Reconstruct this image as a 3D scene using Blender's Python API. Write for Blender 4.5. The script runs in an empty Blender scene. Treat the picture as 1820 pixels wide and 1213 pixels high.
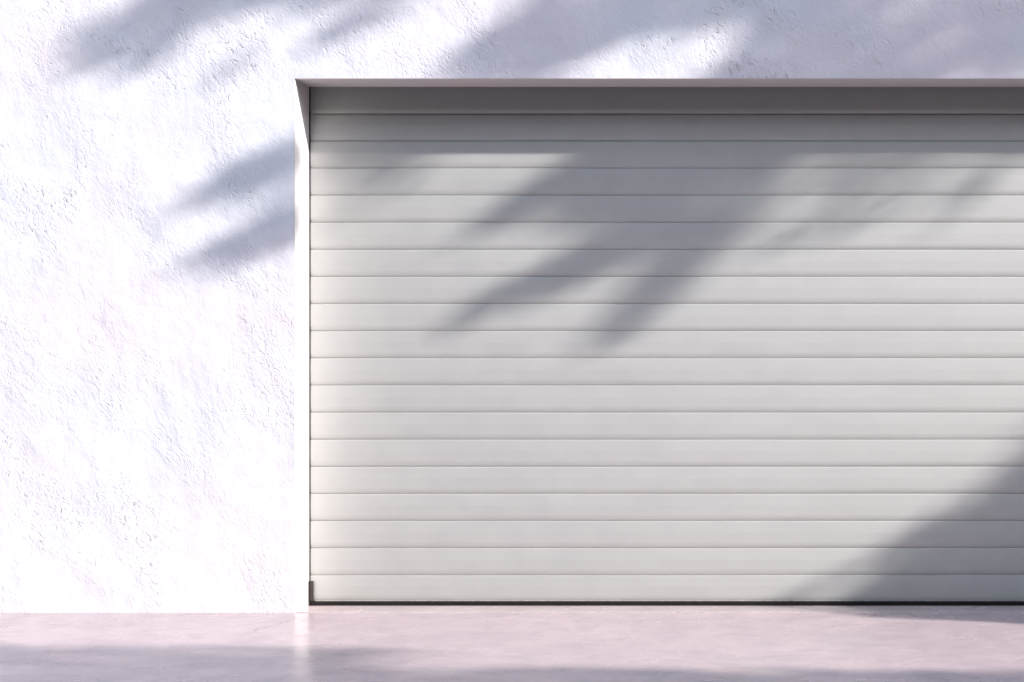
import bpy, bmesh, math, random
from mathutils import Vector, noise

random.seed(7)
sc = bpy.context.scene
COL = sc.collection

# ------------------------------------------------------------------ numbers
PX = 395.6                      # photo pixels per metre in the wall plane
VX, VY = 1450.0, 675.0          # vanishing point of the head-on view
EYE = 1.048
DIST = 8.0
REVEAL = 0.2296                 # depth of the door recess
HALF = 2.341                    # half width of the opening
LINTEL = 2.400
EL, AZ = math.radians(24.4), math.radians(70.5)
SUN = Vector((math.sin(AZ)*math.cos(EL), -math.cos(AZ)*math.cos(EL), math.sin(EL)))

# ------------------------------------------------------------------ helpers
def link(o):
    COL.objects.link(o)
    return o

def mesh_obj(name, bm, mats, parent=None, smooth=False):
    me = bpy.data.meshes.new(name)
    bm.normal_update()
    bm.to_mesh(me)
    bm.free()
    if not isinstance(mats, (list, tuple)):
        mats = [mats]
    for m in mats:
        me.materials.append(m)
    if smooth:
        for p in me.polygons:
            p.use_smooth = True
    o = link(bpy.data.objects.new(name, me))
    if parent:
        o.parent = parent
    return o

def thing(name, label, cat, loc=(0, 0, 0)):
    o = link(bpy.data.objects.new(name, None))
    o.empty_display_size = 0.2
    o.location = loc
    o['label'] = label
    o['category'] = cat
    return o

def box(bm, x0, x1, y0, y1, z0, z1, bevel=0.0):
    vs = [bm.verts.new((x, y, z)) for z in (z0, z1) for y in (y0, y1) for x in (x0, x1)]
    f = [(0, 2, 3, 1), (4, 5, 7, 6), (0, 1, 5, 4), (2, 6, 7, 3), (0, 4, 6, 2), (1, 3, 7, 5)]
    fs = [bm.faces.new([vs[i] for i in q]) for q in f]
    if bevel:
        es = list({e for g in fs for e in g.edges})
        bmesh.ops.bevel(bm, geom=es, offset=bevel, segments=2, profile=0.6, affect='EDGES')
    return fs

def tube(bm, pts, rads, n=8):
    pts = [Vector(p) for p in pts]
    rings = []
    for i, p in enumerate(pts):
        d = (pts[min(i+1, len(pts)-1)] - pts[max(i-1, 0)]).normalized()
        a = d.cross(Vector((0.31, 0.95, 0.05))).normalized()
        b = d.cross(a)
        rings.append([bm.verts.new(p + (a*math.cos(t) + b*math.sin(t))*rads[i]*(1+0.08*math.sin(3*t+i)))
                      for t in [2*math.pi*k/n for k in range(n)]])
    for r0, r1 in zip(rings, rings[1:]):
        for k in range(n):
            bm.faces.new((r0[k], r0[(k+1) % n], r1[(k+1) % n], r1[k]))
    bm.faces.new(rings[0][::-1])
    bm.faces.new(rings[-1])

class NT:
    """small node-tree writer"""
    def __init__(s, name):
        s.m = bpy.data.materials.new(name)
        s.m.use_nodes = True
        s.t = s.m.node_tree
        s.t.nodes.clear()
        s.out = s.n('ShaderNodeOutputMaterial')
        s.b = s.n('ShaderNodeBsdfPrincipled')
        s.l(s.b.outputs[0], s.out.inputs[0])
    def n(s, t, **kw):
        o = s.t.nodes.new(t)
        for k, v in kw.items():
            setattr(o, k, v)
        return o
    def l(s, a, b):
        s.t.links.new(a, b)
    def val(s, sock, v):
        if hasattr(v, 'is_linked') or hasattr(v, 'links'):
            s.l(v, sock)
        else:
            sock.default_value = v
    def pos(s):
        return s.n('ShaderNodeNewGeometry').outputs['Position']
    def mapping(s, vec, loc=(0, 0, 0), rot=(0, 0, 0), scale=(1, 1, 1)):
        m = s.n('ShaderNodeMapping')
        s.l(vec, m.inputs[0])
        m.inputs[1].default_value = loc
        m.inputs[2].default_value = rot
        m.inputs[3].default_value = scale
        return m.outputs[0]
    def noise(s, vec, scale, detail=4, rough=0.5, dist=0.0):
        o = s.n('ShaderNodeTexNoise')
        s.l(vec, o.inputs['Vector'])
        o.inputs['Scale'].default_value = scale
        o.inputs['Detail'].default_value = detail
        o.inputs['Roughness'].default_value = rough
        o.inputs['Distortion'].default_value = dist
        return o.outputs[0]
    def ramp(s, f, lo, hi, a=0.0, b=1.0, smooth=True):
        o = s.n('ShaderNodeMapRange')
        o.interpolation_type = 'SMOOTHSTEP' if smooth else 'LINEAR'
        s.l(f, o.inputs[0])
        for i, v in zip((1, 2, 3, 4), (lo, hi, a, b)):
            o.inputs[i].default_value = v
        return o.outputs[0]
    def math(s, op, a, b=0.0, c=0.0):
        o = s.n('ShaderNodeMath', operation=op)
        for i, v in enumerate((a, b, c)):
            s.val(o.inputs[i], v)
        return o.outputs[0]
    def mix(s, f, a, b):
        o = s.n('ShaderNodeMix', data_type='RGBA')
        s.val(o.inputs[0], f)
        s.val(o.inputs[6], a)
        s.val(o.inputs[7], b)
        return o.outputs[2]
    def bump(s, h, dist, strength=1.0, normal=None):
        o = s.n('ShaderNodeBump')
        o.inputs['Strength'].default_value = strength
        o.inputs['Distance'].default_value = dist
        s.l(h, o.inputs['Height'])
        if normal is not None:
            s.l(normal, o.inputs['Normal'])
        return o.outputs[0]
    def sep(s, v):
        o = s.n('ShaderNodeSeparateXYZ')
        s.l(v, o.inputs[0])
        return o.outputs

def rgb(r, g, b):
    return (r, g, b, 1.0)

# ------------------------------------------------------------------ materials
def mat_stucco():
    t = NT('white_stucco')
    p = t.pos()
    # trowel direction: strokes fall steeply to the right
    q = t.mapping(p, rot=(0, math.radians(-58), 0), scale=(1, 1, 1))
    wv = t.n('ShaderNodeVectorMath', operation='SCALE')
    wn = t.n('ShaderNodeTexNoise')
    t.l(p, wn.inputs['Vector'])
    wn.inputs['Scale'].default_value = 14
    t.l(wn.outputs['Color'], wv.inputs[0])
    wv.inputs['Scale'].default_value = 0.035
    wa = t.n('ShaderNodeVectorMath', operation='ADD')
    t.l(q, wa.inputs[0])
    t.l(wv.outputs[0], wa.inputs[1])
    s = t.mapping(wa.outputs[0], scale=(0.58, 1, 1))
    fine = t.noise(s, 82, 3, 0.6)
    mid = t.noise(s, 44, 4, 0.65, 0.6)
    grit = t.noise(p, 210, 2, 0.6)
    patch = t.ramp(t.noise(t.mapping(q, scale=(0.6, 1, 1)), 2.6, 4, 0.62, 0.5), 0.45, 0.68)
    patch2 = t.ramp(t.noise(t.mapping(p, loc=(7, 3, 2)), 1.1, 3, 0.55), 0.38, 0.62, 0.30, 1.0)
    pits = t.ramp(mid, 0.30, 0.44, 1.0, 0.0)               # ragged pits of the rough patches
    nicks = t.ramp(fine, 0.27, 0.40, 1.0, 0.0)
    pm = t.math('MULTIPLY', patch, patch2)
    h = t.math('MULTIPLY', t.math('ADD', t.math('MULTIPLY', pits, 1.0), t.math('MULTIPLY', nicks, 0.55)), pm)
    base = t.math('ADD', t.math('MULTIPLY', fine, 0.50), t.math('MULTIPLY', grit, 0.30))
    swell = t.math('MULTIPLY', t.noise(p, 3.2, 3, 0.5), 2.6)
    height = t.math('ADD', t.math('SUBTRACT', t.math('ADD', t.math('MULTIPLY', base, t.math('ADD', t.math('MULTIPLY', patch, 0.60), 0.40)), swell), h), 0.0)
    t.l(t.bump(height, 0.0062, 1.0), t.b.inputs['Normal'])
    # faint lilac, pink and cream plaster tints; shade and penumbra hues painted in
    n1 = t.ramp(t.noise(t.mapping(p, loc=(3, 1, 5)), 0.9, 4, 0.55), 0.35, 0.68)
    n2 = t.ramp(t.noise(t.mapping(p, loc=(13, 1, 9)), 2.2, 4, 0.6), 0.5, 0.75)
    c = t.mix(n1, rgb(0.806, 0.820, 0.888), rgb(0.880, 0.812, 0.866))
    c = t.mix(t.math('MULTIPLY', n2, 0.5), c, rgb(0.87, 0.855, 0.88))
    c = t.mix(t.math('MULTIPLY', t.math('MULTIPLY', t.math('MAXIMUM', pits, t.math('MULTIPLY', nicks, 0.7)), pm), 0.22), c, rgb(0.50, 0.47, 0.49))  # dirt and the shade of the hollows, coloured into pits and nicks
    t.l(c, t.b.inputs['Base Color'])
    t.b.inputs['Roughness'].default_value = 0.9
    t.b.inputs['Specular IOR Level'].default_value = 0.15
    return t.m

def mat_reveal():
    t = NT('smooth_white_render')
    p = t.pos()
    c = t.mix(t.ramp(t.noise(p, 2.0, 3), 0.35, 0.65), rgb(0.715, 0.678, 0.682), rgb(0.735, 0.695, 0.695))
    t.l(c, t.b.inputs['Base Color'])
    t.b.inputs['Roughness'].default_value = 0.85
    t.b.inputs['Specular IOR Level'].default_value = 0.15
    t.l(t.bump(t.noise(p, 120, 3), 0.0006, 0.6), t.b.inputs['Normal'])
    return t.m

def mat_door():
    t = NT('grey_coated_aluminium')
    p = t.pos()
    st = t.mapping(p, scale=(0.35, 1, 1))
    n1 = t.ramp(t.noise(st, 5.0, 4, 0.6), 0.3, 0.7)
    c = t.mix(n1, rgb(0.640, 0.638, 0.622), rgb(0.656, 0.654, 0.638))
    t.l(c, t.b.inputs['Base Color'])
    t.l(t.ramp(t.noise(p, 9, 3), 0.3, 0.7, 0.72, 0.78), t.b.inputs['Roughness'])
    t.b.inputs['Metallic'].default_value = 0.85
    g = t.noise(p, 700, 2, 0.6)
    w = t.noise(t.mapping(p, scale=(0.25, 1, 1)), 7, 2)
    t.l(t.bump(g, 0.0004, 0.5, t.bump(w, 0.004, 0.35)), t.b.inputs['Normal'])
    return t.m

def mat_plain(name, col, rough, spec=0.3):
    t = NT(name)
    p = t.pos()
    n = t.ramp(t.noise(p, 40, 3), 0.3, 0.7, 0.8, 1.2)
    mx = t.n('ShaderNodeMix', data_type='RGBA', blend_type='MULTIPLY')
    mx.inputs[0].default_value = 1.0
    mx.inputs[6].default_value = rgb(*col)
    cb = t.n('ShaderNodeCombineColor')
    for i in range(3):
        t.l(n, cb.inputs[i])
    t.l(cb.outputs[0], mx.inputs[7])
    t.l(mx.outputs[2], t.b.inputs['Base Color'])
    t.b.inputs['Roughness'].default_value = rough
    t.b.inputs['Specular IOR Level'].default_value = spec
    return t.m

def mat_pavement(name, ca, cb_, cc):
    t = NT(name)
    p = t.pos()
    a = t.ramp(t.noise(t.mapping(p, loc=(1, 4, 0)), 1.6, 6, 0.62, 0.6), 0.32, 0.68)
    b = t.ramp(t.noise(t.mapping(p, loc=(5, 2, 0)), 6.5, 5, 0.62, 0.8), 0.38, 0.7)
    sp = t.ramp(t.noise(p, 60, 3, 0.6), 0.5, 0.75)
    c = t.mix(a, rgb(*ca), rgb(*cb_))
    c = t.mix(t.math('MULTIPLY', b, 0.55), c, rgb(*cc))
    c = t.mix(t.math('MULTIPLY', sp, 0.18), c, rgb(0.36, 0.31, 0.33))
    # one hairline crack running out from the foot of the jamb
    xyz = t.sep(p)
    wob = t.math('MULTIPLY', t.math('SUBTRACT', t.noise(p, 9, 4, 0.6), 0.5), 0.10)
    u = t.math('ADD', t.math('SUBTRACT', t.math('ADD', xyz[0], 2.287), t.math('MULTIPLY', t.math('ADD', xyz[1], 0.20), 0.152)), wob)
    line = t.ramp(t.math('ABSOLUTE', u), 0.0012, 0.0045, 1.0, 0.0)
    rng = t.math('MULTIPLY', t.ramp(xyz[1], -0.80, -0.60), t.ramp(xyz[1], -0.22, -0.15, 1.0, 0.0))
    crack = t.math('MULTIPLY', t.math('MULTIPLY', line, rng), 0.85)
    c = t.mix(crack, c, rgb(0.22, 0.17, 0.19))
    t.l(c, t.b.inputs['Base Color'])
    r = t.ramp(t.noise(t.mapping(p, loc=(2, 9, 0)), 3.0, 5, 0.6), 0.3, 0.7, 0.20, 0.30)
    t.l(r, t.b.inputs['Roughness'])
    t.b.inputs['Specular IOR Level'].default_value = 0.10
    t.b.inputs['IOR'].default_value = 1.38
    h = t.math('ADD', t.noise(p, 5.0, 5, 0.6), t.math('MULTIPLY', t.noise(p, 45, 3), 0.12))
    t.l(t.bump(h, 0.0006, 0.4), t.b.inputs['Normal'])
    return t.m

def mat_ground(name, a, b, scale, rough):
    t = NT(name)
    p = t.pos()
    c = t.mix(t.ramp(t.noise(p, scale, 6, 0.65), 0.35, 0.65), rgb(*a), rgb(*b))
    t.l(c, t.b.inputs['Base Color'])
    t.b.inputs['Roughness'].default_value = rough
    t.l(t.bump(t.noise(p, scale*20, 4), 0.004, 0.6), t.b.inputs['Normal'])
    return t.m

def mat_leaf(name, a, b):
    t = NT(name)
    oi = t.n('ShaderNodeNewGeometry').outputs['Random Per Island']
    c = t.mix(oi, rgb(*a), rgb(*b))
    t.l(c, t.b.inputs['Base Color'])
    t.b.inputs['Roughness'].default_value = 0.5
    return t.m

def mat_bark(name, a, b):
    t = NT(name)
    p = t.mapping(t.pos(), scale=(1, 1, 0.2))
    n = t.noise(p, 30, 5, 0.6)
    t.l(t.mix(t.ramp(n, 0.3, 0.7), rgb(*a), rgb(*b)), t.b.inputs['Base Color'])
    t.b.inputs['Roughness'].default_value = 0.9
    t.l(t.bump(n, 0.02, 0.8), t.b.inputs['Normal'])
    return t.m

STUCCO, RENDER, DOOR = mat_stucco(), mat_reveal(), mat_door()
RUBBER = mat_plain('black_rubber', (0.016, 0.013, 0.013), 0.55)
BRONZE = mat_plain('dark_bronze_metal', (0.040, 0.030, 0.028), 0.5, 0.5)
RAIL = mat_plain('dark_steel_channel', (0.03, 0.03, 0.032), 0.6)  # near-black channel colour for the guide rails
CAP = mat_plain('grey_coping_stone', (0.42, 0.41, 0.40), 0.8)
PAVE = mat_pavement('pink_polished_concrete', (0.540, 0.434, 0.446), (0.498, 0.400, 0.415), (0.395, 0.315, 0.340))
SILLM = mat_pavement('pale_pink_concrete', (0.53, 0.45, 0.44), (0.50, 0.42, 0.42), (0.46, 0.38, 0.385))
ASPH = mat_ground('asphalt', (0.045, 0.045, 0.048), (0.065, 0.064, 0.066), 6, 0.9)
SOIL = mat_ground('dry_soil', (0.16, 0.12, 0.09), (0.22, 0.17, 0.12), 0.6, 0.95)
KERBM = mat_plain('kerb_stone', (0.34, 0.33, 0.33), 0.8)

# ------------------------------------------------------------------ ground
def sheet(name, x0, x1, y0, y1, z, m):
    bm = bmesh.new()
    vs = [bm.verts.new(v) for v in ((x0, y0, z), (x1, y0, z), (x1, y1, z), (x0, y1, z))]
    bm.faces.new(vs)
    o = mesh_obj(name, bm, m)
    o['kind'] = 'structure'
    return o

sheet('ground', -400, 400, -400, 400, -0.150, SOIL)
sheet('road', -400, 400, -13.0, -5.16, -0.146, ASPH)  # unseen asphalt, added dark so little light bounces up to the door
bm = bmesh.new()
box(bm, -30, 30, -5.0, 0.33, -0.20, 0.0)
o = mesh_obj('pavement', bm, PAVE); o['kind'] = 'structure'
bm = bmesh.new()
x = -30.0
while x < 30:
    box(bm, x+0.004, x+0.996, -5.16, -5.003, -0.30, 0.004, 0.012)
    x += 1.0
o = mesh_obj('kerb', bm, KERBM); o['kind'] = 'structure'

# ------------------------------------------------------------------ garage wall
LIN = 0.004                                   # thickness of the smooth lining
wall = thing('garage_wall', 'white rough plaster garage wall dappled with lilac leaf shade, around the grey shutter', 'wall')
bm = bmesh.new()
W, H, D = 8.5, 4.3, 6.0
OX, OZ = HALF + LIN, LINTEL + LIN
B = 0.40                                       # depth of the niche
def quad(*pts):
    return bm.faces.new([bm.verts.new(p) for p in pts])
# front face, split round the opening
quad((-W, 0, -0.2), (-OX, 0, -0.2), (-OX, 0, OZ), (-W, 0, OZ))
quad((OX, 0, -0.2), (W, 0, -0.2), (W, 0, OZ), (OX, 0, OZ))
quad((-W, 0, OZ), (-OX, 0, OZ), (-OX, 0, H), (-W, 0, H))
quad((-OX, 0, OZ), (OX, 0, OZ), (OX, 0, H), (-OX, 0, H))
quad((OX, 0, OZ), (W, 0, OZ), (W, 0, H), (OX, 0, H))
# back of the niche, behind the shutter (its sides are the lining boards below)
quad((-OX, B, -0.2), (OX, B, -0.2), (OX, B, OZ), (-OX, B, OZ))
# sides, back, top
quad((-W, D, -0.2), (-W, 0, -0.2), (-W, 0, H), (-W, D, H))
quad((W, 0, -0.2), (W, D, -0.2), (W, D, H), (W, 0, H))
quad((W, D, -0.2), (-W, D, -0.2), (-W, D, H), (W, D, H))
quad((-W, 0, H), (W, 0, H), (W, D, H), (-W, D, H))
bmesh.ops.remove_doubles(bm, verts=bm.verts, dist=1e-5)
mesh_obj('stucco_face', bm, STUCCO, wall)
# coping
bm = bmesh.new()
box(bm, -W-0.04, W+0.04, -0.05, 0.34, H+0.002, H+0.07, 0.006)
mesh_obj('coping', bm, CAP, wall)
# smooth lining of the opening: two jambs and the soffit, each a real board of render
def lining(name, x0, x1, z0, z1):
    bm = bmesh.new()
    fs = box(bm, x0, x1, 0.0, B-0.0005, z0, z1)
    es = [e for e in {e for f in fs for e in f.edges} if all(v.co.y < 0 for v in e.verts) and all(abs(v.co.x) < HALF+0.001 and v.co.z < LINTEL+0.001 for v in e.verts)]
    bmesh.ops.bevel(bm, geom=es, offset=0.003, segments=3, profile=0.5, affect='EDGES')
    return mesh_obj(name, bm, RENDER, wall, False)
lining('jamb', -OX, -HALF, -0.19, LINTEL)
lining('jamb', HALF, OX, -0.19, LINTEL)
lining('soffit', -OX, OX, LINTEL+0.0002, OZ)
# threshold between the jambs, its front edge slightly chipped
bm = bmesh.new()
n = 260
top, frt, bot, bck = [], [], [], []
for i in range(n+1):
    x = -HALF+0.0005 + (2*HALF-0.001)*i/n
    j = 0.006*(noise.noise(Vector((x*9, 0, 0)))) + 0.004*noise.noise(Vector((x*47, 3, 0)))
    top.append(bm.verts.new((x, 0.010+j, 0.0032)))
    frt.append(bm.verts.new((x, 0.006+j, 0.0012)))
    bot.append(bm.verts.new((x, 0.006+j, -0.01)))
    bck.append(bm.verts.new((x, B-0.01, 0.0032)))
for i in range(n):
    for a, b in ((bot, frt), (frt, top), (top, bck)):
        bm.faces.new((a[i], a[i+1], b[i+1], b[i]))
mesh_obj('threshold', bm, SILLM, wall)

# ------------------------------------------------------------------ shutter door
door = thing('garage_door', 'closed light grey roller shutter of wide horizontal slats set back in the white wall', 'garage door', (0, REVEAL, 0))
pitch = 2.132/17
lines = [2.275 - pitch*k for k in range(18)]            # groove heights
edges = [LINTEL+0.05] + lines + [0.0236]
prof = []                                               # (y, z, slat)
for k in range(len(edges)-1):
    zt, zb = edges[k], edges[k+1]
    prof += [(0.0045, zt-0.0004, k), (0.0012, zt-0.0010, k), (0.0003, zt-0.0030, k), (0.0, zt-0.010, k),
             (-0.0010, (zt+zb)/2+0.01, k), (-0.0003, zb+0.026, k), (0.0008, zb+0.015, k), (0.0024, zb+0.0075, k),
             (0.0042, zb+0.0034, k), (0.0055, zb+0.0014, k), (0.0068, zb+0.0006, k), (0.0068, zb+0.0001, k)]
bm = bmesh.new()
XS = 90
X0, X1 = -HALF+0.006, HALF-0.006
rows = []
for (y, z, k) in prof:
    row = []
    for i in range(XS+1):
        x = X0+(X1-X0)*i/XS
        j = 0.0012*noise.noise(Vector((x*1.3, k*5.1, 0)))            # slats never sit quite true
        jz = 0.0007*noise.noise(Vector((x*2.1, k*3.7, 9)))
        f = 1.0 if y > 0.0012 else 0.3
        row.append(bm.verts.new((x, y+j*f+0.0006*math.sin(k*2.3), z+jz)))
    rows.append(row)
for a, b in zip(rows, rows[1:]):
    for i in range(XS):
        bm.faces.new((a[i], b[i], b[i+1], a[i+1]))
# plain back so that the curtain is a closed sheet of metal
back = [[bm.verts.new((X0+(X1-X0)*i/XS, 0.020, z)) for i in range(XS+1)] for z in (edges[0], edges[-1])]
for i in range(XS):
    bm.faces.new((back[0][i+1], back[1][i+1], back[1][i], back[0][i]))
    bm.faces.new((rows[0][i+1], back[0][i+1], back[0][i], rows[0][i]))
    bm.faces.new((rows[-1][i], back[1][i], back[1][i+1], rows[-1][i+1]))
for e in (0, XS):
    col_ = [r[e] for r in rows] + [back[1][e], back[0][e]]
    bm.faces.new(col_ if e == 0 else col_[::-1])
bm.normal_update()
mesh_obj('slat_curtain', bm, DOOR, door)
# rubber seal along the floor
bm = bmesh.new()
box(bm, -HALF+0.004, HALF-0.004, -0.006, 0.022, 0.0046, 0.0232, 0.003)
mesh_obj('bottom_seal', bm, RUBBER, door)
bm = bmesh.new()
box(bm, -HALF+0.026, HALF-0.026, -0.0035, 0.006, 0.0238, 0.0275, 0.001)
mesh_obj('bottom_rail', bm, mat_plain('grey_rail_metal', (0.40, 0.39, 0.37), 0.5), door)
for s in (-1, 1):
    bm = bmesh.new()
    a, b = sorted((s*(HALF-0.0004), s*(HALF-0.0052)))
    box(bm, a, b, -0.004, 0.03, 0.02, LINTEL-0.0006)
    mesh_obj('guide_rail', bm, RAIL, door)
    bm = bmesh.new()
    a, b = sorted((s*(HALF-0.0006), s*(HALF-0.0045)))
    box(bm, a, b, -0.020, -0.0042, 0.0050, 0.118, 0.0012)
    a, b = sorted((s*(HALF-0.0048), s*(HALF-0.0225)))
    box(bm, a, b, -0.0135, -0.0055, 0.0236, 0.118, 0.0025)
    mesh_obj('corner_bracket', bm, BRONZE, door)

# ------------------------------------------------------------------ trees: where their shade must fall
def wallpt(u, v):
    return Vector(((u-VX)/PX, 0.0, EYE+(VY-v)/PX))

def door2can(x, y):
    """shade seen at door pixel x,y seen instead in the wall plane along the sun's rays"""
    return (VX+(x-VX)/0.9721+REVEAL*math.tan(AZ)*PX, VY+(y-VY)/0.9721-REVEAL*math.tan(EL)/math.cos(AZ)*PX)

def seg_d(px, py, a, b):
    ax, ay = a; bx, by = b
    dx, dy = bx-ax, by-ay
    L = dx*dx+dy*dy
    t = 0 if L == 0 else max(0, min(1, ((px-ax)*dx+(py-ay)*dy)/L))
    return math.hypot(px-ax-t*dx, py-ay-t*dy), t

STROKES = []   # ((x0,y0),(x1,y1), r0, r1, density)
def st(a, b, r0, r1, d=0.95, on_door=False):
    if on_door:
        a, b = door2can(*a), door2can(*b)
    STROKES.append((a, b, r0, r1, d))
# shade on the wall
st((170, 95), (260, 78), 36, 42, 0.9); st((150, 85), (330, 20), 30, 46, 0.9); st((110, 85), (170, 60), 24, 34, 0.35); st((200, 118), (300, 90), 12, 18, 0.4); st((300, 5), (620, -40), 40, 45); st((90, 100), (150, 85), 22, 30, 0.4)
st((575, 72), (690, -5), 20, 34, 0.85)
st((375, 148), (430, 112), 12, 16, 0.55)
st((322, 362), (420, 324), 13, 24, 0.6); st((385, 338), (520, 280), 28, 46, 0.9); st((520, 262), (640, 225), 34, 20, 0.6)
st((315, 492), (400, 454), 12, 26, 0.65); st((375, 464), (530, 392), 27, 38, 0.92); st((530, 380), (640, 330), 30, 24, 0.7); st((430, 340), (530, 315), 30, 36, 0.45)
st((820, 130), (980, 50), 42, 60, 0.95); st((900, 150), (1010, 70), 28, 40, 0.95); st((960, 20), (1320, 0), 45, 55, 0.9)
st((1000, 60), (1400, -20), 30, 60, 0.9)
st((1160, 95), (1230, 50), 9, 14, 0.5)
# shade on the door
st((620, 360), (740, 300), 26, 30, 0.42, True); st((560, 410), (640, 360), 22, 26, 0.38, True)
st((905, 372), (1080, 280), 26, 45, 0.95, True); st((1060, 320), (1340, 290), 45, 55, 0.97, True)
st((1000, 380), (1260, 370), 30, 50, 0.95, True); st((835, 408), (930, 380), 14, 20, 0.5, True)
st((800, 575), (960, 500), 18, 30, 0.9, True); st((960, 500), (1120, 430), 34, 36, 0.95, True)
st((1080, 600), (1165, 500), 28, 42, 0.93, True); st((1165, 500), (1250, 420), 44, 55, 0.96, True)
st((1240, 470), (1330, 400), 30, 34, 0.65, True)
st((1320, 340), (1480, 310), 45, 45, 0.6, True); st((1450, 330), (1620, 310), 40, 34, 0.45, True)
st((1360, 420), (1560, 390), 22, 22, 0.45, True)
st((1660, 395), (1740, 320), 18, 24, 0.7, True); st((1740, 320), (1800, 270), 22, 26, 0.6, True)
st((1480, 285), (1630, 270), 24, 20, 0.55, True); st((1080, 330), (1180, 330), 60, 60, 0.95, True)
st((1330, 285), (1470, 275), 22, 22, 0.75, True); st((1350, 385), (1600, 335), 60, 52, 0.36, True)

def crown_T(u, v):
    T = 0.0
    for a, b, r0, r1, d in STROKES:
        if u < min(a[0], b[0])-90 or u > max(a[0], b[0])+90:
            continue
        ds, t = seg_d(u, v, a, b)
        r = (r0+(r1-r0)*t)*1.04
        k = 1.0-max(0.0, min(1.0, (ds-r*0.75)/(r*0.5)))
        T = max(T, d*k)
    # the body of the crown, above and to the right of the frame
    if u > 1000:
        low = 20 if u < 1320 else (142 if u < 1640 else 136)
        e = ((u-2100)/1050.0)**2+((v+330)/640.0)**2
        if v < low and e < 1:
            T = max(T, 0.93)
    e2 = ((u-700)/800.0)**2+((v+230)/190.0)**2           # the long limb over the wall
    if e2 < 1 and v < -40:
        T = max(T, 0.8)
    return T

def leaf(bm, c, size, width, rnd):
    d = Vector((rnd.gauss(0, 1), rnd.gauss(0, 1), rnd.gauss(-0.3, 0.8))).normalized()
    s = d.cross(Vector((rnd.gauss(0, 1), rnd.gauss(0, 1), rnd.gauss(0, 1)))).normalized()
    nrm = d.cross(s)
    L, w = size*rnd.uniform(0.7, 1.25), width*rnd.uniform(0.8, 1.2)
    a = bm.verts.new(c-d*L*0.5)
    b = bm.verts.new(c-d*L*0.12+s*w*0.5+nrm*w*0.18)
    b2 = bm.verts.new(c+d*L*0.22+s*w*0.38+nrm*w*0.12)
    e = bm.verts.new(c+d*L*0.5-nrm*w*0.15)
    f2 = bm.verts.new(c+d*L*0.22-s*w*0.38+nrm*w*0.12)
    f = bm.verts.new(c-d*L*0.12-s*w*0.5+nrm*w*0.18)
    bm.faces.new((a, b, b2, e))
    bm.faces.new((a, e, f2, f))

def fill(bm, u0, u1, v0, v1, step, T, place, area, size, width, cosi, scale_m, rnd):
    """leaves so many per patch of shade that the patch lets through 1-T of the sun"""
    per = size*width*0.62*0.5
    n = 0
    v = v0
    while v < v1:
        u = u0
        while u < u1:
            t = T(u+step/2, v+step/2)
            if t > 0.02:
                tau = -math.log(1-min(t, 0.985))
                want = tau*(step*scale_m)**2*cosi/per
                k = int(want)+(1 if rnd.random() < want-int(want) else 0)
                for _ in range(k):
                    leaf(bm, place(u+rnd.random()*step, v+rnd.random()*step), size, width, rnd)
                    n += 1
            u += step
        v += step
    return n

LEAFA = mat_leaf('grey_green_leaf', (0.045, 0.075, 0.030), (0.085, 0.120, 0.050))
LEAFB = mat_leaf('deep_green_leaf', (0.030, 0.060, 0.022), (0.060, 0.095, 0.035))
LEAFC = mat_leaf('glossy_shrub_leaf', (0.035, 0.070, 0.028), (0.070, 0.110, 0.040))
BARKA = mat_bark('grey_bark', (0.10, 0.085, 0.07), (0.20, 0.17, 0.14))
BARKB = mat_bark('brown_bark', (0.07, 0.05, 0.035), (0.15, 0.11, 0.08))

def limb(bm, a, b, r0, r1, sag, rnd, n=7):
    a, b = Vector(a), Vector(b)
    pts, rad = [], []
    for i in range(n+1):
        t = i/n
        p = a.lerp(b, t)+Vector((0, 0, sag*math.sin(math.pi*t)))
        if 0 < i < n:
            p += Vector((rnd.gauss(0, .05), rnd.gauss(0, .05), rnd.gauss(0, .05)))
        pts.append(p)
        rad.append(r0+(r1-r0)*t)
    tube(bm, pts, rad)

# --- tall tree right of the garage: its lower twigs dapple wall and door
rnd = random.Random(3)
base = Vector((9.9, -2.65, 0.0))
tree = thing('broadleaf_tree', 'tall leafy tree to the right of the garage whose twigs dapple the wall', 'tree', base)
bm = bmesh.new()
def dist1(u, v):
    return 6.4+0.7*noise.noise(Vector((u/340, v/170, 0.3)))+(0.0 if v > 100 else 0.002*(100-v))
def place1(u, v):
    return wallpt(u, v)+SUN*(dist1(u, v)+rnd.gauss(0, 0.22))-base
fill(bm, 40, 3150, -950, 560, 11, crown_T, place1, 0, 0.085, 0.036, abs(SUN.y), 1/PX, rnd)
mesh_obj('crown', bm, LEAFA, tree)
bm = bmesh.new()
tube(bm, [(0, 0, -0.3), (0.02, 0, 0.3), (0.0, 0.05, 2.0), (-0.1, 0.08, 4.4), (-0.25, 0.1, 6.9)], [0.27, 0.2, 0.17, 0.14, 0.10], 12)
fork = Vector((-0.25, 0.1, 6.8))
for (u, v, r) in ((1700, -120, .05), (1500, 0, .035), (2300, -300, .05), (2700, -200, .04), (2000, -600, .05), (1200, -130, .03)):
    limb(bm, fork, place1(u, v), r, 0.012, 0.35, rnd)
hub = place1(1500, 0)
for (u, v) in ((1200, 10), (1000, 60), (1330, 210)):
    limb(bm, hub, place1(u, v), 0.016, 0.005, 0.08, rnd, 5)
hub = place1(1200, -130)
for (u, v) in ((700, -80), (450, -60), (250, 10)):
    limb(bm, hub, place1(u, v), 0.016, 0.005, 0.1, rnd, 6)
mesh_obj('trunk', bm, BARKA, tree, True)

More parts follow.
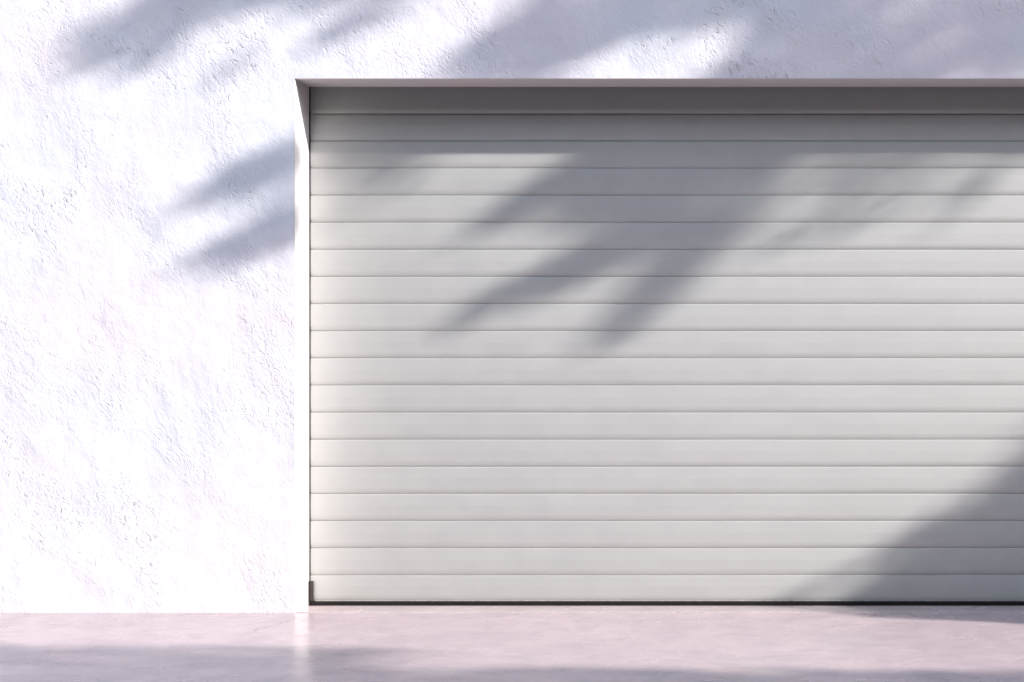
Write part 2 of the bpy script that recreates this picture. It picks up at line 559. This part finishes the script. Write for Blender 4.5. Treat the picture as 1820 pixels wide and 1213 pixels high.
# --- second tree by the kerb: shades the foreground of the pavement
rnd2 = random.Random(11)
base2 = Vector((10.4, -8.6, -0.15))
tree2 = thing('dense_tree', 'dense round tree beyond the kerb that shades the front of the pavement', 'tree', base2)
def floor_T(x, y):
    f = -y
    n1 = noise.noise(Vector((x*0.55, y*2.2, 1.0)))
    n2 = noise.noise(Vector((x*1.5, y*5.0, 4.0)))
    if x < -1.55:
        e = 0.90+0.10*(x+3.3)*0.9+0.07*n2
    else:
        e = 1.53+0.035*(x+1.5)+0.05*n2
    if f < e:
        return 0.0
    T = 0.88
    if f < 1.6 and x < -1.2:
        T = 0.85-0.55*max(0.0, min(1.0, n1*2.2+0.05))
    if f > 4.5 or x < -7 or x > 4.2:
        return 0.0
    return T
def place2(x, y):
    s = 8.6+(3.2-x)*0.62+rnd2.gauss(0, 0.35)
    return Vector((x, y, 0))+SUN*s-base2
bm = bmesh.new()
fill(bm, -7, 4.2, -4.6, -0.6, 0.05, floor_T, place2, 0, 0.17, 0.075, SUN.z, 1.0, rnd2)
mesh_obj('crown', bm, LEAFB, tree2)
bm = bmesh.new()
tube(bm, [(0, 0, -0.3), (0, 0, 0.3), (0.05, 0.1, 1.6), (-0.1, 0.25, 3.0)], [0.3, 0.2, 0.17, 0.14], 12)
for (x, y) in ((-5, -3), (-3, -2.5), (0, -3), (2.5, -3), (-1, -2.2), (1, -4)):
    limb(bm, (-0.1, 0.25, 2.9), place2(x, y), 0.06, 0.012, 0.25, rnd2)
mesh_obj('trunk', bm, BARKB, tree2, True)

# --- large shrub right of the door: the solid shade in the lower right corner
rnd3 = random.Random(5)
base3 = Vector((7.2, -2.1, 0.0))
shrub = thing('leafy_shrub', 'large leafy shrub in front of the wall right of the shutter, shading its corner', 'shrub', base3)
POLY = [(2150, 600), (2088, 655), (2026, 711), (1954, 763), (1887, 814), (1820, 861), (1758, 907), (1697, 953), (1560, 1030),
        (1420, 1090), (1385, 1180), (1400, 1330), (1600, 1750), (2300, 1950), (2600, 1500), (2620, 900), (2480, 620), (2300, 540)]
def inside(u, v, P):
    c = False
    j = len(P)-1
    for i in range(len(P)):
        if (P[i][1] > v) != (P[j][1] > v) and u < (P[j][0]-P[i][0])*(v-P[i][1])/(P[j][1]-P[i][1])+P[i][0]:
            c = not c
        j = i
    return c
def shrub_T(u, v):
    d = min(seg_d(u, v, POLY[i-1], POLY[i])[0] for i in range(len(POLY)))
    d = (d if inside(u, v, POLY) else -d)+9*noise.noise(Vector((u/70, v/70, 2)))
    k = max(0.0, min(1.0, (d+52)/112))
    return 0.985*k*k*(3-2*k)
def place3(u, v):
    p = wallpt(u, v)+SUN*(6.8+0.4*noise.noise(Vector((u/200, v/200, 7)))+rnd3.gauss(0, 0.25))
    p.z = max(p.z, 0.05)
    return p-base3
bm = bmesh.new()
fill(bm, 1340, 2660, 500, 1980, 14, shrub_T, place3, 0, 0.11, 0.055, abs(SUN.y), 1/PX, rnd3)
mesh_obj('foliage', bm, LEAFC, shrub)
bm = bmesh.new()
for (u, v) in ((2250, 700), (2350, 900), (2000, 850), (2100, 1000), (1850, 1050), (2450, 1000), (1650, 1150)):
    p = place3(u, v)
    limb(bm, (rnd3.uniform(-.12, .12), rnd3.uniform(-.1, .1), -0.05), p, 0.028, 0.008, 0.0, rnd3)
mesh_obj('stem', bm, BARKB, shrub, True)

# --- tall clipped hedge added across the road, unseen, to block low sky light
hedge = link(bpy.data.objects.new('hedge', bpy.data.meshes.new('hedge')))
bm = bmesh.new()
hx, hz = 150, 34
def hv(i, k, y0, sgn):
    x, z = -45+90*i/hx, -0.15+10.8*k/hz
    n_ = noise.noise(Vector((x*0.5, z*0.5, y0)))*0.45+noise.noise(Vector((x*2.3, z*2.3, y0)))*0.18
    return bm.verts.new((x, y0+sgn*(n_-0.5*(k/hz)**3), z+(0.35*n_ if k == hz else 0)))
F = [[hv(i, k, -14.2, 1) for k in range(hz+1)] for i in range(hx+1)]
K = [[hv(i, k, -17.0, -1) for k in range(hz+1)] for i in range(hx+1)]
for i in range(hx):
    for k in range(hz):
        bm.faces.new((F[i+1][k], F[i][k], F[i][k+1], F[i+1][k+1]))
        bm.faces.new((K[i][k], K[i+1][k], K[i+1][k+1], K[i][k+1]))
    bm.faces.new((F[i][hz], K[i][hz], K[i+1][hz], F[i+1][hz]))
bm.faces.new([F[0][k] for k in range(hz+1)][::-1]+[K[0][k] for k in range(hz+1)])
bm.faces.new([F[hx][k] for k in range(hz+1)]+[K[hx][k] for k in range(hz+1)][::-1])
bm.normal_update()
bm.to_mesh(hedge.data); bm.free()
hm = NT('sky_block_hedge_leaves')
hp = hm.pos()
hn = hm.noise(hp, 14, 5, 0.7)
hm.l(hm.mix(hm.ramp(hn, 0.35, 0.65), rgb(0.020, 0.036, 0.014), rgb(0.055, 0.085, 0.032)), hm.b.inputs['Base Color'])
hm.b.inputs['Roughness'].default_value = 0.8
hm.l(hm.bump(hn, 0.08, 1.0), hm.b.inputs['Normal'])
hedge.data.materials.append(hm.m)
hedge['label'] = 'long tall dark green clipped hedge added unseen across the road to block low sky light'
hedge['category'] = 'hedge'

# ------------------------------------------------------------------ light
w = bpy.data.worlds.new('World')
sc.world = w
w.use_nodes = True
nt = w.node_tree
bg = nt.nodes['Background']
sky = nt.nodes.new('ShaderNodeTexSky')
sky.sky_type = 'NISHITA'
sky.sun_disc = False
sky.sun_elevation = EL
sky.sun_rotation = math.atan2(SUN.x, SUN.y)
sky.air_density = 1.0
sky.dust_density = 0.6
sky.ozone_density = 3.0
hs = nt.nodes.new('ShaderNodeHueSaturation')
hs.inputs['Saturation'].default_value = 0.52
nt.links.new(sky.outputs[0], hs.inputs['Color'])
nt.links.new(hs.outputs[0], bg.inputs[0])
bg.inputs[1].default_value = 0.145

L = bpy.data.lights.new('sun', 'SUN')
L.energy = 2.55
L.angle = math.radians(0.85)
L.color = (1.0, 0.952, 0.905)
so = link(bpy.data.objects.new('sun', L))
so.rotation_euler = SUN.to_track_quat('Z', 'Y').to_euler()
so.location = SUN*30

# ------------------------------------------------------------------ camera
cam = bpy.data.cameras.new('camera')
co = link(bpy.data.objects.new('camera', cam))
co.location = (0, -DIST, EYE)
co.rotation_euler = (math.radians(90), 0, 0)
cam.sensor_width = 36.0
cam.lens = PX*DIST/1820*36.0
cam.shift_x = -(VX-910)/1820
cam.shift_y = (VY-606.5)/1820
cam.clip_start = 0.05
cam.clip_end = 1500
sc.camera = co

sc.view_settings.view_transform = 'Standard'
sc.view_settings.look = 'None'
sc.view_settings.exposure = 1.63
sc.view_settings.gamma = 1.0
sc.cycles.max_bounces = 1
sc.cycles.use_denoising = True
sc.cycles.diffuse_bounces = 1
sc.cycles.glossy_bounces = 2
